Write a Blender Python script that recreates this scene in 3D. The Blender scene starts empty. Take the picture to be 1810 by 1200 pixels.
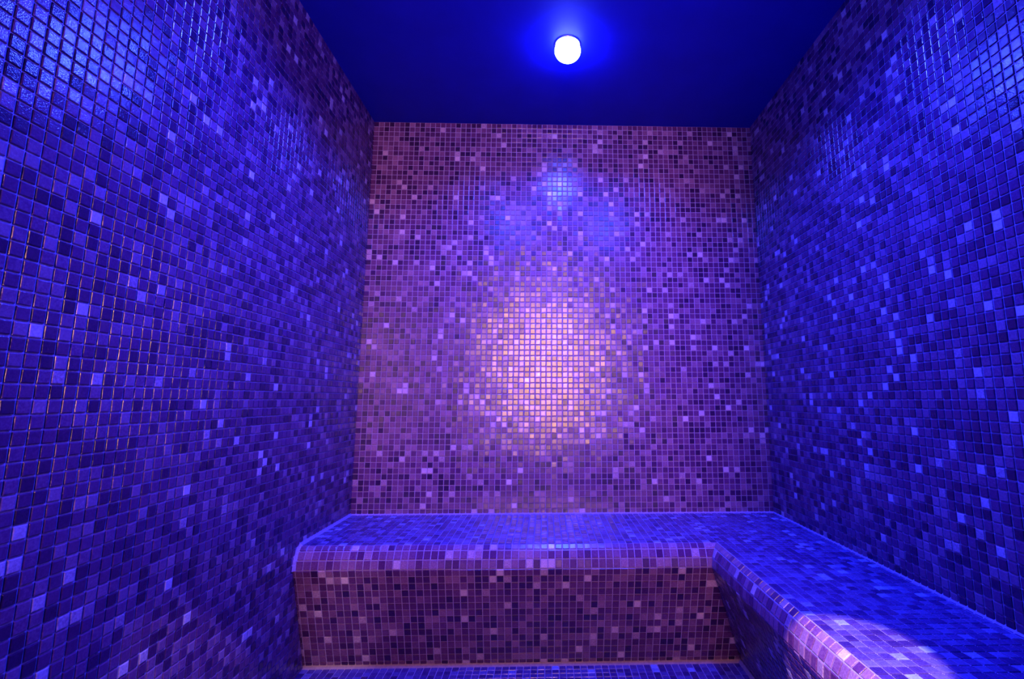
import bpy, bmesh, math, random
from mathutils import Vector, Matrix

scene = bpy.context.scene
COL = scene.collection
random.seed(7)

# ------------------------------------------------------------------ measures
P = 0.024                          # mosaic pitch
XL, XR = -34.0 * P, 40.75 * P      # side walls
YB, YF = 91.0 * P, -23.0 * P       # back and front wall
ZCAM = 37.4 * P
ZC = ZCAM + 54.0 * P               # ceiling
ZB = ZCAM - 20.0 * P               # bench seat
XE, YE = 24.35 * P, 73.0 * P       # where the flat seat ends
H = 0.0026                         # tile height over the grout
DOOR_X0, DOOR_X1, DOOR_Z = -0.57, 0.46, 2.04

# ------------------------------------------------------------------ camera
F_PX, CX, CY = 872.0, 990.0, 572.0
VDX, VDY = 965.0, 706.0
cD = Vector((VDX - CX, VDY - CY, F_PX)).normalized()
cV = Vector((0, cD.z, -cD.y)).normalized()
cX = cV.cross(cD).normalized()
right = Vector((cX.x, cD.x, -cV.x)); down = Vector((cX.y, cD.y, -cV.y)); fwd = Vector((cX.z, cD.z, -cV.z))
cam_d = bpy.data.cameras.new('camera')
cam_d.sensor_width = 36.0
cam_d.sensor_fit = 'HORIZONTAL'
cam_d.lens = F_PX / 1810.0 * 36.0
cam_d.shift_x = (905.0 - CX) / 1810.0
cam_d.shift_y = -(600.0 - CY) / 1810.0
cam_d.clip_start = 0.01
cam = bpy.data.objects.new('camera', cam_d)
COL.objects.link(cam)
CAMPOS = Vector((0, 0, ZCAM))
up, back = -down, -fwd
cam.matrix_world = Matrix(((right.x, up.x, back.x, 0), (right.y, up.y, back.y, 0),
                           (right.z, up.z, back.z, ZCAM), (0, 0, 0, 1)))
scene.camera = cam

# ------------------------------------------------------------------ world, view
w = bpy.data.worlds.new('world'); scene.world = w; w.use_nodes = True
w.node_tree.nodes['Background'].inputs[0].default_value = (0, 0, 0, 1)
w.node_tree.nodes['Background'].inputs[1].default_value = 0
scene.view_settings.view_transform = 'Standard'
scene.view_settings.look = 'None'
scene.view_settings.exposure = 0.0
scene.view_settings.gamma = 1.0
scene.view_settings.use_curve_mapping = False
scene.cycles.use_denoising = True
scene.cycles.max_bounces = 7
scene.cycles.diffuse_bounces = 4
scene.cycles.glossy_bounces = 4
scene.cycles.sample_clamp_indirect = 6.0

BLUE = (0.026, 0.052, 1.0)
WARM = (1.0, 0.44, 0.30)
BLUE_W = 36.0            # each ceiling lamp
WARM_E = 100.0            # added corridor fill panel
SPOT_W = 850.0  # power of the added spots

# ------------------------------------------------------------------ materials
def mat(name):
    m = bpy.data.materials.new(name); m.use_nodes = True
    nt = m.node_tree
    return m, nt, nt.nodes['Principled BSDF']

def node(nt, typ, **kw):
    n = nt.nodes.new(typ)
    for k, v in kw.items(): setattr(n, k, v)
    return n

def tile_material(name='glass_mosaic', k=(1, 1, 1)):
    m, nt, b = mat(name)
    L = nt.links.new
    at = node(nt, 'ShaderNodeAttribute', attribute_name='shade')
    oi = node(nt, 'ShaderNodeObjectInfo')
    sep = node(nt, 'ShaderNodeSeparateColor')
    L(oi.outputs['Color'], sep.inputs[0])
    add = node(nt, 'ShaderNodeMath', operation='ADD')
    L(at.outputs['Fac'], add.inputs[0]); L(sep.outputs[0], add.inputs[1])
    geo = node(nt, 'ShaderNodeNewGeometry')
    nz = node(nt, 'ShaderNodeTexNoise'); nz.inputs['Scale'].default_value = 260; nz.inputs['Detail'].default_value = 3
    L(geo.outputs['Position'], nz.inputs['Vector'])
    mr = node(nt, 'ShaderNodeMapRange'); mr.inputs[1].default_value = 0.3; mr.inputs[2].default_value = 0.7
    mr.inputs[3].default_value = -0.07; mr.inputs[4].default_value = 0.07
    L(nz.outputs['Fac'], mr.inputs[0])
    add2 = node(nt, 'ShaderNodeMath', operation='ADD')
    L(add.outputs[0], add2.inputs[0]); L(mr.outputs[0], add2.inputs[1])
    rp = node(nt, 'ShaderNodeValToRGB')
    e = rp.color_ramp.elements
    e[0].position = 0.0; e[0].color = (0.011, 0.003, 0.030, 1)
    e[1].position = 1.0; e[1].color = (0.42, 0.29, 0.47, 1)
    for pos, c in ((0.25, (0.035, 0.007, 0.060, 1)), (0.5, (0.084, 0.021, 0.105, 1)), (0.75, (0.18, 0.078, 0.20, 1))):
        q = e.new(pos); q.color = c
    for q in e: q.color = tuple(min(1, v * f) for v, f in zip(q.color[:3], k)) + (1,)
    L(add2.outputs[0], rp.inputs[0]); L(rp.outputs[0], b.inputs['Base Color'])
    b.inputs['Roughness'].default_value = 0.15
    b.inputs['IOR'].default_value = 1.5
    n2 = node(nt, 'ShaderNodeTexNoise'); n2.inputs['Scale'].default_value = 380; n2.inputs['Detail'].default_value = 2
    L(geo.outputs['Position'], n2.inputs['Vector'])
    bp = node(nt, 'ShaderNodeBump'); bp.inputs['Strength'].default_value = 0.8; bp.inputs['Distance'].default_value = 0.00045
    L(n2.outputs['Fac'], bp.inputs['Height']); L(bp.outputs[0], b.inputs['Normal'])
    return m

def noisy(name, c, rough, amt=0.25, scale=60, bump=0.0):
    m, nt, b = mat(name)
    L = nt.links.new
    geo = node(nt, 'ShaderNodeNewGeometry')
    nz = node(nt, 'ShaderNodeTexNoise'); nz.inputs['Scale'].default_value = scale; nz.inputs['Detail'].default_value = 4
    L(geo.outputs['Position'], nz.inputs['Vector'])
    rp = node(nt, 'ShaderNodeValToRGB')
    rp.color_ramp.elements[0].position = 0.3; rp.color_ramp.elements[1].position = 0.7
    rp.color_ramp.elements[0].color = tuple(v * (1 - amt) for v in c) + (1,)
    rp.color_ramp.elements[1].color = tuple(min(1, v * (1 + amt)) for v in c) + (1,)
    L(nz.outputs['Fac'], rp.inputs[0]); L(rp.outputs[0], b.inputs['Base Color'])
    b.inputs['Roughness'].default_value = rough
    if bump:
        bp = node(nt, 'ShaderNodeBump'); bp.inputs['Strength'].default_value = bump; bp.inputs['Distance'].default_value = 0.001
        L(nz.outputs['Fac'], bp.inputs['Height']); L(bp.outputs[0], b.inputs['Normal'])
    return m

def emit(name, c, s):
    m, nt, b = mat(name)
    b.inputs['Base Color'].default_value = (0.8, 0.8, 0.8, 1)
    b.inputs['Emission Color'].default_value = c + (1,)
    b.inputs['Emission Strength'].default_value = s
    return m

M_TILE = tile_material()
M_SEAT = tile_material('lamp_tinted_mosaic', (0.6, 1.0, 1.5))  # seat and floor tile, blue lamp light put into its colour
M_GROUT = noisy('pale_grout', (0.215, 0.145, 0.37), 0.75, 0.2, 220, 0.3)
M_CEIL = noisy('lamp_tinted_ceiling', (0.004, 0.008, 0.36), 0.6, 0.06, 9)  # blue of the lamps put into the ceiling colour
M_CEIL.node_tree.nodes['Principled BSDF'].inputs['Specular IOR Level'].default_value = 0.2
M_SEAL = noisy('sealant', (0.24, 0.13, 0.20), 0.5, 0.15, 120)
M_METAL = noisy('brushed_steel', (0.55, 0.55, 0.58), 0.3, 0.1, 300)
M_METAL.node_tree.nodes['Principled BSDF'].inputs['Metallic'].default_value = 1.0
M_PLASTER = noisy('corridor_plaster', (0.6, 0.55, 0.5), 0.8, 0.05, 12)
M_LENS = emit('lit_lamp_glass', (0.055, 0.085, 1.0), 165.0)
M_PANEL = emit('fill_panel_glow', WARM, WARM_E)

# ------------------------------------------------------------------ helpers
def link(name, me, m=None, parent=None):
    o = bpy.data.objects.new(name, me)
    COL.objects.link(o)
    if m is not None and not me.materials: me.materials.append(m)
    if parent is not None:
        o.parent = parent
        o.matrix_parent_inverse = PINV.get(parent.name, Matrix.Identity(4))
    return o
PINV = {}
def empty(name, loc, label, cat, group=None):
    o = bpy.data.objects.new(name, None); COL.objects.link(o)
    o.location = loc; o.empty_display_size = 0.05
    PINV[o.name] = Matrix.Translation(loc).inverted()
    o['label'] = label; o['category'] = cat
    if group: o['group'] = group
    return o
def structure(o, label):
    o['kind'] = 'structure'; o['label'] = label
    return o
def mesh(name, verts, faces):
    me = bpy.data.meshes.new(name); me.from_pydata([tuple(v) for v in verts], [], faces); me.update()
    return me
def boxes(name, *bs):
    vs, fs = [], []
    for x0, x1, y0, y1, z0, z1 in bs:
        n = len(vs)
        vs += [(x, y, z) for z in (z0, z1) for y in (y0, y1) for x in (x0, x1)]
        fs += [tuple(n + i for i in f) for f in ((0, 2, 3, 1), (4, 5, 7, 6), (0, 1, 5, 4), (2, 6, 7, 3), (0, 4, 6, 2), (1, 3, 7, 5))]
    return mesh(name, vs, fs)

def pix_area(pts):
    q = []
    for p in pts:
        d = p - CAMPOS
        z = d.dot(fwd)
        if z < 0.05: return 0.0
        q.append((CX + F_PX * d.dot(right) / z, CY + F_PX * d.dot(down) / z))
    cx = sum(a for a, _ in q) / 4; cy = sum(b for _, b in q) / 4
    if not (-4 < cx < 1814 and -4 < cy < 1204): return 0.0
    a = 0
    for i in range(4):
        x0, y0 = q[i]; x1, y1 = q[(i + 1) % 4]
        a += x0 * y1 - x1 * y0
    return abs(a) / 2

def shade():
    r = random.random()
    if r < 0.20: return random.uniform(0.10, 0.28)
    if r < 0.80: return random.uniform(0.33, 0.58)
    if r < 0.955: return random.uniform(0.58, 0.74)
    return random.uniform(0.78, 0.98)

J = 0.0014      # half a joint
def ring(a, ins, z):      # a: 4 local (x, y) corners, inset towards the centre
    out = []
    n = len(a)
    for i in range(n):
        p, q, s = a[i - 1], a[i], a[(i + 1) % n]
        d1 = Vector((q[0] - p[0], q[1] - p[1])); d2 = Vector((s[0] - q[0], s[1] - q[1]))
        d1.normalize(); d2.normalize()
        n1 = Vector((-d1.y, d1.x)); n2 = Vector((-d2.y, d2.x))
        m = n1 + n2; k = max(0.2, 1 + n1.dot(n2))
        v = Vector(q) + m * (ins / k)
        out.append((v.x, v.y, z))
    return out
def block(a):             # pillow-edged tile over its local outline
    rs = [ring(a, J, -0.0012), ring(a, J, 0.0010), ring(a, J + 0.0005, 0.0020), ring(a, J + 0.0018, H)]
    vs = [v for r in rs for v in r]
    fs = [(12, 13, 14, 15)]
    for k in range(3):
        for i in range(4):
            j = (i + 1) % 4
            fs.append((k * 4 + i, k * 4 + j, k * 4 + 4 + j, k * 4 + 4 + i))
    return vs, fs

SHARED = {}
def lay(parent, quads, name='tile', limit=300, rest='tile_field', tilt=0.018, m=None, base=0.0, span=1.0):
    """quads: 4 corners counter-clockwise seen from outside. The largest in the picture become single tiles."""
    m = m or M_TILE
    items = []
    for q in quads:
        q = [Vector(v) for v in q]
        c = (q[0] + q[1] + q[2] + q[3]) / 4
        n = (q[2] - q[0]).cross(q[3] - q[1]).normalized()
        if (q[1] - q[0]).length < 0.006 or (q[3] - q[0]).length < 0.006: continue
        u = (q[1] - q[0]).normalized(); v = n.cross(u)
        items.append((pix_area(q), q, c, u, v, n, base + span * shade(),
                      random.gauss(0, tilt), random.gauss(0, tilt)))
    items.sort(key=lambda t: -t[0])
    V, Fc, S = [], [], []
    for k, (ar, q, c, u, v, n, s, ta, tb) in enumerate(items):
        a = [((p - c).dot(u), (p - c).dot(v)) for p in q]
        M = Matrix(((u.x, v.x, n.x, c.x), (u.y, v.y, n.y, c.y), (u.z, v.z, n.z, c.z), (0, 0, 0, 1))) \
            @ Matrix.Rotation(ta, 4, 'X') @ Matrix.Rotation(tb, 4, 'Y')
        if k < limit and ar > 0:
            key = (m.name,) + tuple(round(t, 5) for p in a for t in p)
            me = SHARED.get(key)
            if me is None:
                vs, fs = block(a); me = SHARED[key] = mesh('tile', vs, fs); me.materials.append(m)
            o = bpy.data.objects.new(name, me); COL.objects.link(o)
            o.parent = parent
            o.matrix_parent_inverse = PINV.get(parent.name, Matrix.Identity(4))
            o.matrix_basis = M
            o.color = (s, 0, 0, 1)
        else:
            vs, fs = block(a); b0 = len(V)
            V += [M @ Vector(t) for t in vs]
            Fc += [tuple(b0 + i for i in f) for f in fs]
            S += [s] * len(fs)
    if V:
        me = mesh(rest, V, Fc)
        at = me.attributes.new('shade', 'FLOAT', 'FACE')
        at.data.foreach_set('value', S)
        o = link(rest, me, m, parent)
        o.color = (0, 0, 0, 1)
        o['kind'] = 'stuff'

def cuts(a, b, step=P, from_end=False):
    """grid lines from a to b; the cut tile lies at the far end"""
    n = int((b - a) / step + 1e-6)
    g = [a + i * step for i in range(n + 1)]
    if b - g[-1] > 0.2 * step: g.append(b)
    else: g[-1] = b
    if from_end: g = [a + b - t for t in reversed(g)]
    return g
def grid(us, vs, fn):
    return [(fn(us[i], vs[j]), fn(us[i + 1], vs[j]), fn(us[i + 1], vs[j + 1]), fn(us[i], vs[j + 1]))
            for i in range(len(us) - 1) for j in range(len(vs) - 1)]

# ------------------------------------------------------------------ the room shell
T = 0.1
wall_back = structure(link('wall_back', boxes('wall_back', (XL - T, XR + T, YB, YB + T, 0, ZC)), M_GROUT),
                      'back wall of purple glass mosaic above the bench')
wall_left = structure(link('wall_left', boxes('wall_left', (XL - T, XL, YF, YB, 0, ZC)), M_GROUT),
                      'left wall of blue lit glass mosaic from floor to ceiling')
wall_right = structure(link('wall_right', boxes('wall_right', (XR, XR + T, YF, YB, 0, ZC)), M_GROUT),
                       'right wall of blue lit glass mosaic above the side bench')
wall_front = structure(link('wall_front', boxes('wall_front', (XL - T, DOOR_X0, YF - T, YF, 0, ZC),
                            (DOOR_X1, XR + T, YF - T, YF, 0, ZC), (DOOR_X0, DOOR_X1, YF - T, YF, DOOR_Z, ZC)), M_GROUT),
                       'mosaic entrance wall with a doorway, behind the viewer')
ceiling = structure(link('ceiling', boxes('ceiling', (XL - T, XR + T, YF - T, YB + T, ZC, ZC + T)), M_CEIL),
                    'plain smooth ceiling, tinted with the blue lamp light')
floor = structure(link('floor', boxes('floor', (XL - T, XR + T, YF - T, YB + T, -T, 0)), M_GROUT),
                  'mosaic floor in front of the bench')

zr = cuts(ZB, ZC)
zl = [ZB - i * P for i in range(int(ZB / P), 0, -1)]
zl = ([0.0] if zl[0] > 0.2 * P else []) + zl + zr
yc = cuts(YF, YB, from_end=True)
lay(wall_back, grid(cuts(XL, XR), zr, lambda a, b: (a, YB, b)))
lay(wall_left, grid(yc, zl, lambda a, b: (XL, a, b)))
yr = [-t for t in reversed(yc)]
lay(wall_right, grid(yr, zr, lambda a, b: (XR, -a, b)))
fq = [q for q in grid(cuts(-XR, -XL), zl, lambda a, b: (-a, YF, b))
      if not (min(q[0][0], q[1][0]) < DOOR_X1 and max(q[0][0], q[1][0]) > DOOR_X0 and q[0][2] < DOOR_Z)]
lay(wall_front, fq, limit=0)

# ------------------------------------------------------------------ the L-shaped bench
# profile: (how far it stands out from the seat edge, height)
prof = [(0, ZB), (0.70 * P, ZB - 0.56 * P), (1.20 * P, ZB - 1.60 * P), (1.34 * P, ZB - 2.80 * P)]
BOT = -4.0 * P
BLAB = 'built-in corner bench clad in glass mosaic with a rounded front edge'
bench = empty('corner_bench', Vector(((XL + XR) / 2, YB - 0.2, 0)), BLAB, 'bench')
rings = prof + [(BOT, 0.0)]
V, Fc = [], []
for d, z in rings:
    V += [(XL, YB, z), (XL, YE - d, z), (XE - d, YE - d, z), (XE - d, YF, z), (XR, YF, z), (XR, YB, z)]
for k in range(len(rings) - 1):
    for i in range(6):
        j = (i + 1) % 6
        Fc.append((k * 6 + i, k * 6 + 6 + i, k * 6 + 6 + j, k * 6 + j))
Fc.append((0, 1, 2, 5)); Fc.append((2, 3, 4, 5))
b0 = (len(rings) - 1) * 6
Fc.append((b0 + 5, b0 + 2, b0 + 1, b0)); Fc.append((b0 + 5, b0 + 4, b0 + 3, b0 + 2))
core = link('bench_core', mesh('bench_core', V, Fc), M_GROUT, bench)

xs_a = [XE - i * P for i in range(int((XE - XL) / P), -1, -1)]
if xs_a[0] - XL > 0.2 * P: xs_a = [XL] + xs_a
ys_a = cuts(YE, YB)
ys_b = [t for t in cuts(YF, YE, from_end=True)]
xs_b = cuts(XE, XR)
seat_q = grid(xs_a, ys_a, lambda a, b: (a, b, ZB)) + grid(xs_b, ys_a, lambda a, b: (a, b, ZB)) + \
         grid(xs_b, ys_b, lambda a, b: (a, b, ZB))
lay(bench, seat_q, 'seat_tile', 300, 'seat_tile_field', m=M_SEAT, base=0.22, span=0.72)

def strip(p0, p1):
    """one row of tiles between two profile points, round the inner corner"""
    (d0, z0), (d1, z1) = p0, p1          # p0 above p1
    out = []
    # along the back bench: seen from the front, u = +x, v = up
    xs = xs_a + [XE + i * P for i in range(1, 7)]
    stop = False
    for i in range(len(xs) - 1):
        a, b = xs[i], xs[i + 1]
        lo_b, hi_b = b, b
        if min(XE - d0, XE - d1) - b < 0.4 * P: lo_b, hi_b, stop = XE - d1, XE - d0, True
        out.append(((a, YE - d1, z1), (lo_b, YE - d1, z1), (hi_b, YE - d0, z0), (a, YE - d0, z0)))
        if stop: break
    # along the side bench: seen from the left, u = -y
    ys = ys_b + [YE + i * P for i in range(1, 7)]
    stop = False
    for i in range(len(ys) - 1):
        b, a = ys[i], ys[i + 1]
        lo_a, hi_a = a, a
        if min(YE - d0, YE - d1) - a < 0.4 * P: lo_a, hi_a, stop = YE - d1, YE - d0, True
        out.append(((XE - d1, lo_a, z1), (XE - d1, b, z1), (XE - d0, b, z0), (XE - d0, hi_a, z0)))
        if stop: break
    return out
edge_q = []
for k in range(3): edge_q += strip(prof[k], prof[k + 1])
lay(bench, edge_q, 'edge_tile', 300, 'edge_tile_field', base=0.25, span=0.72)
face_q = []
NR = 15
for k in range(NR):
    f0, f1 = k / NR, (k + 1) / NR
    t, bt = prof[3], (BOT, 0.0)
    mix = lambda f: (t[0] + (bt[0] - t[0]) * f, t[1] + (bt[1] - t[1]) * f)
    face_q += strip(mix(f0), mix(f1))
lay(bench, face_q, 'face_tile', 300, 'face_tile_field')

# sealant beads where the seat meets the walls
def bead(name, path, r, m, parent, n1, n2):
    """triangular fillet along a polyline; n1, n2 = the two directions away from the corner, per point"""
    vs, fs = [], []
    for p, a, b in zip(path, n1, n2):
        p, a, b = Vector(p), Vector(a), Vector(b)
        mid = p + (a + b) * r * 0.47
        vs += [p + a * r, mid, p + b * r, p]
    for i in range(len(path) - 1):
        for j in range(4):
            k = (j + 1) % 4
            fs.append((i * 4 + j, i * 4 + k, i * 4 + 4 + k, i * 4 + 4 + j))
    e = (len(path) - 1) * 4
    fs += [(0, 3, 2, 1), (e, e + 1, e + 2, e + 3)]
    me = mesh(name, vs, fs)
    bm = bmesh.new(); bm.from_mesh(me); bmesh.ops.recalc_face_normals(bm, faces=bm.faces); bm.to_mesh(me); bm.free()
    return link(name, me, m, parent)
up_ = (0, 0, 1)
bead('sealant', [(XL, YE, ZB), (XL, YB, ZB)], 0.013, M_GROUT, bench, [(1, 0, 0)] * 2, [up_] * 2)
bead('sealant', [(XL, YB, ZB), (XR, YB, ZB)], 0.010, M_GROUT, bench, [(0, -1, 0)] * 2, [up_] * 2)
bead('sealant', [(XR, YB, ZB), (XR, YF, ZB)], 0.009, M_GROUT, bench, [(-1, 0, 0)] * 2, [up_] * 2)
# end bead that follows the rounded edge down the left wall
vs = [(XL, YE - d, z) for d, z in prof]
ns = [(0, 0, 1), (0, -0.55, 0.83), (0, -0.94, 0.34), (0, -1, 0)]
bead('sealant', vs, 0.013, M_GROUT, bench, [(1, 0, 0)] * 4, ns)

# cove between bench face and floor
tr = bead('trim_1', [(XL, YE - BOT, 0), (XE - BOT, YE - BOT, 0), (XE - BOT, YF, 0)], 0.016, M_SEAL, None,
          [(0, -1, 0), (-1, -1, 0), (-1, 0, 0)], [(0, -0.3, 0.95), (-0.3, -0.3, 0.95), (-0.3, 0, 0.95)])
structure(tr, 'pale cove strip between the bench front and the floor')

fy = cuts(YF, YE - BOT - 0.012, from_end=True)
fx = cuts(XL, XE - BOT - 0.012)
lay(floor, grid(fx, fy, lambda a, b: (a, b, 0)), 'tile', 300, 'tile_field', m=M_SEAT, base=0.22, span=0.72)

# ------------------------------------------------------------------ lamps
def lathe(name, pr, m, parent, loc, seg=40):
    vs, fs = [], []
    for r, z in pr:
        for i in range(seg):
            a = 2 * math.pi * i / seg
            vs.append((loc[0] + r * math.cos(a), loc[1] + r * math.sin(a), loc[2] + z))
    for k in range(len(pr) - 1):
        for i in range(seg):
            j = (i + 1) % seg
            fs.append((k * seg + i, k * seg + seg + i, k * seg + seg + j, k * seg + j))
    me = mesh(name, vs, fs)
    bm = bmesh.new(); bm.from_mesh(me); bmesh.ops.remove_doubles(bm, verts=bm.verts, dist=1e-5)
    bmesh.ops.recalc_face_normals(bm, faces=bm.faces); bm.to_mesh(me); bm.free()
    for p in me.polygons: p.use_smooth = True
    return link(name, me, m, parent)

def downlight(x, y, label, power):
    t = empty('ceiling_lamp', Vector((x, y, ZC)), label, 'lamp', 'round ceiling lamps')
    lathe('trim_ring', [(0.030, 0), (0.050, 0), (0.050, -0.003), (0.046, -0.005), (0.036, -0.005), (0.030, 0)], M_METAL, t, (x, y, ZC))
    R, c = 0.048, -0.026
    pr = [(max(1e-4, R * math.sin(a)), c - 0.80 * R * math.cos(a)) for a in [math.radians(d) for d in range(0, 132, 7)]]
    lathe('lens', pr, M_LENS, t, (x, y, ZC))
    ld = bpy.data.lights.new('lamp_light', 'AREA'); ld.shape = 'DISK'; ld.size = 0.08
    ld.energy = power; ld.color = BLUE; ld.spread = math.radians(150)
    lo = bpy.data.objects.new('lamp_light', ld); COL.objects.link(lo)
    lo.parent = t; lo.location = (0, 0, -0.070)
    return t
LX, LY = 3.1 * P, 68.5 * P
downlight(LX, LY, 'round glowing ceiling lamp near the back wall', BLUE_W)
downlight(-10.5 * P, 46 * P, 'round ceiling lamp nearer the viewer, on the left', BLUE_W)
downlight(16.5 * P, 46 * P, 'round ceiling lamp nearer the viewer, on the right', BLUE_W)

SHADE_Z = 0.70  # height of a board added to shade the bench front
# doorway behind the viewer: frame, added shade board, added warm panel beyond
fr = structure(link('door_1', boxes('door_1', (DOOR_X0 - 0.0, DOOR_X0 + 0.03, YF - T - 0.01, YF + 0.01, 0, DOOR_Z),
               (DOOR_X1 - 0.03, DOOR_X1, YF - T - 0.01, YF + 0.01, 0, DOOR_Z),
               (DOOR_X0 + 0.03, DOOR_X1 - 0.03, YF - T + 0.03, YF - T + 0.06, 0, SHADE_Z),
               (DOOR_X0 + 0.03, DOOR_X1 - 0.03, YF - T - 0.01, YF + 0.01, DOOR_Z - 0.03, DOOR_Z)), M_METAL),
               'steel door frame with an added low board that shades the bench front, behind the viewer')
CY0 = -3.6
structure(link('wall_corridor', boxes('wall_corridor', (-1.6, 1.6, CY0 - 0.08, CY0, 0, 2.4)), M_PLASTER),
          'plain plaster wall of the corridor outside the doorway')
structure(link('floor_corridor', boxes('floor_corridor', (-1.6, 1.6, CY0 - 0.08, YF - T, -0.1, 0)), M_PLASTER),
          'plain corridor floor outside the doorway')
pl = empty('fill_light_panel', Vector((0.02, CY0, 0.75)), 'added tall warm fill panel on the corridor wall', 'lamp')  # added unseen source for the warm glow on the back wall
px, pz, pw, ph = 0.0, 1.47, 0.29, 0.88
link('panel_frame', boxes('panel_frame', (px - pw - .03, px + pw + .03, CY0, CY0 + .03, pz - ph - .03, pz + ph + .03)), M_METAL, pl)
link('diffuser', boxes('diffuser', (px - pw, px + pw, CY0 + .03, CY0 + .04, pz - ph, pz + ph)), M_PANEL, pl)

def added_spot(pos, target, power, angle, label, blend=0.15):  # unseen lamp added to throw a light patch on its target
    t = empty('added_spot', Vector(pos), label, 'lamp', 'added unseen spots by the doorway')
    pos = Vector(pos); d = (Vector(target) - pos).normalized()
    q = d.to_track_quat('-Z', 'Y').to_matrix().to_4x4()
    pr = [(1e-4, 0.06), (0.026, 0.058), (0.03, 0.05), (0.032, 0.0), (0.028, 0.0), (0.026, 0.03), (1e-4, 0.03)]
    o = lathe('lamp_housing', pr, M_METAL, t, (0, 0, 0), 24)
    o.matrix_basis = Matrix.Translation(pos) @ q
    link('stem', boxes('stem', (pos.x - .006, pos.x + .006, pos.y - .006, pos.y + .006, pos.z + 0.045, ZC)), M_METAL, t)
    ld = bpy.data.lights.new('spot', 'SPOT'); ld.energy = power; ld.color = (1.0, 0.84, 0.98)
    ld.spot_size = angle; ld.spot_blend = blend; ld.shadow_soft_size = 0.012
    lo = bpy.data.objects.new('spot', ld); COL.objects.link(lo)
    lo.parent = t; lo.matrix_parent_inverse = PINV[t.name]
    lo.matrix_basis = Matrix.Translation(pos + d * 0.004) @ q
added_spot((-0.35, -0.38, ZC - 0.09), (22.8 * P, 40.0 * P, ZB), SPOT_W, math.radians(8.2),
          'added spot for the light patch on the side bench')
added_spot((0.30, -0.38, ZC - 0.09), (XL, 55 * P, ZCAM - 31 * P), SPOT_W * 0.17, math.radians(8),
          'added spot for the light patch low on the left wall', 0.6)
added_spot((0.12, -0.38, ZC - 0.09), (-28 * P, 75 * P, ZCAM - 31 * P), SPOT_W * 0.16, math.radians(6),
          'added spot for the light patch at the left end of the bench front', 0.8)
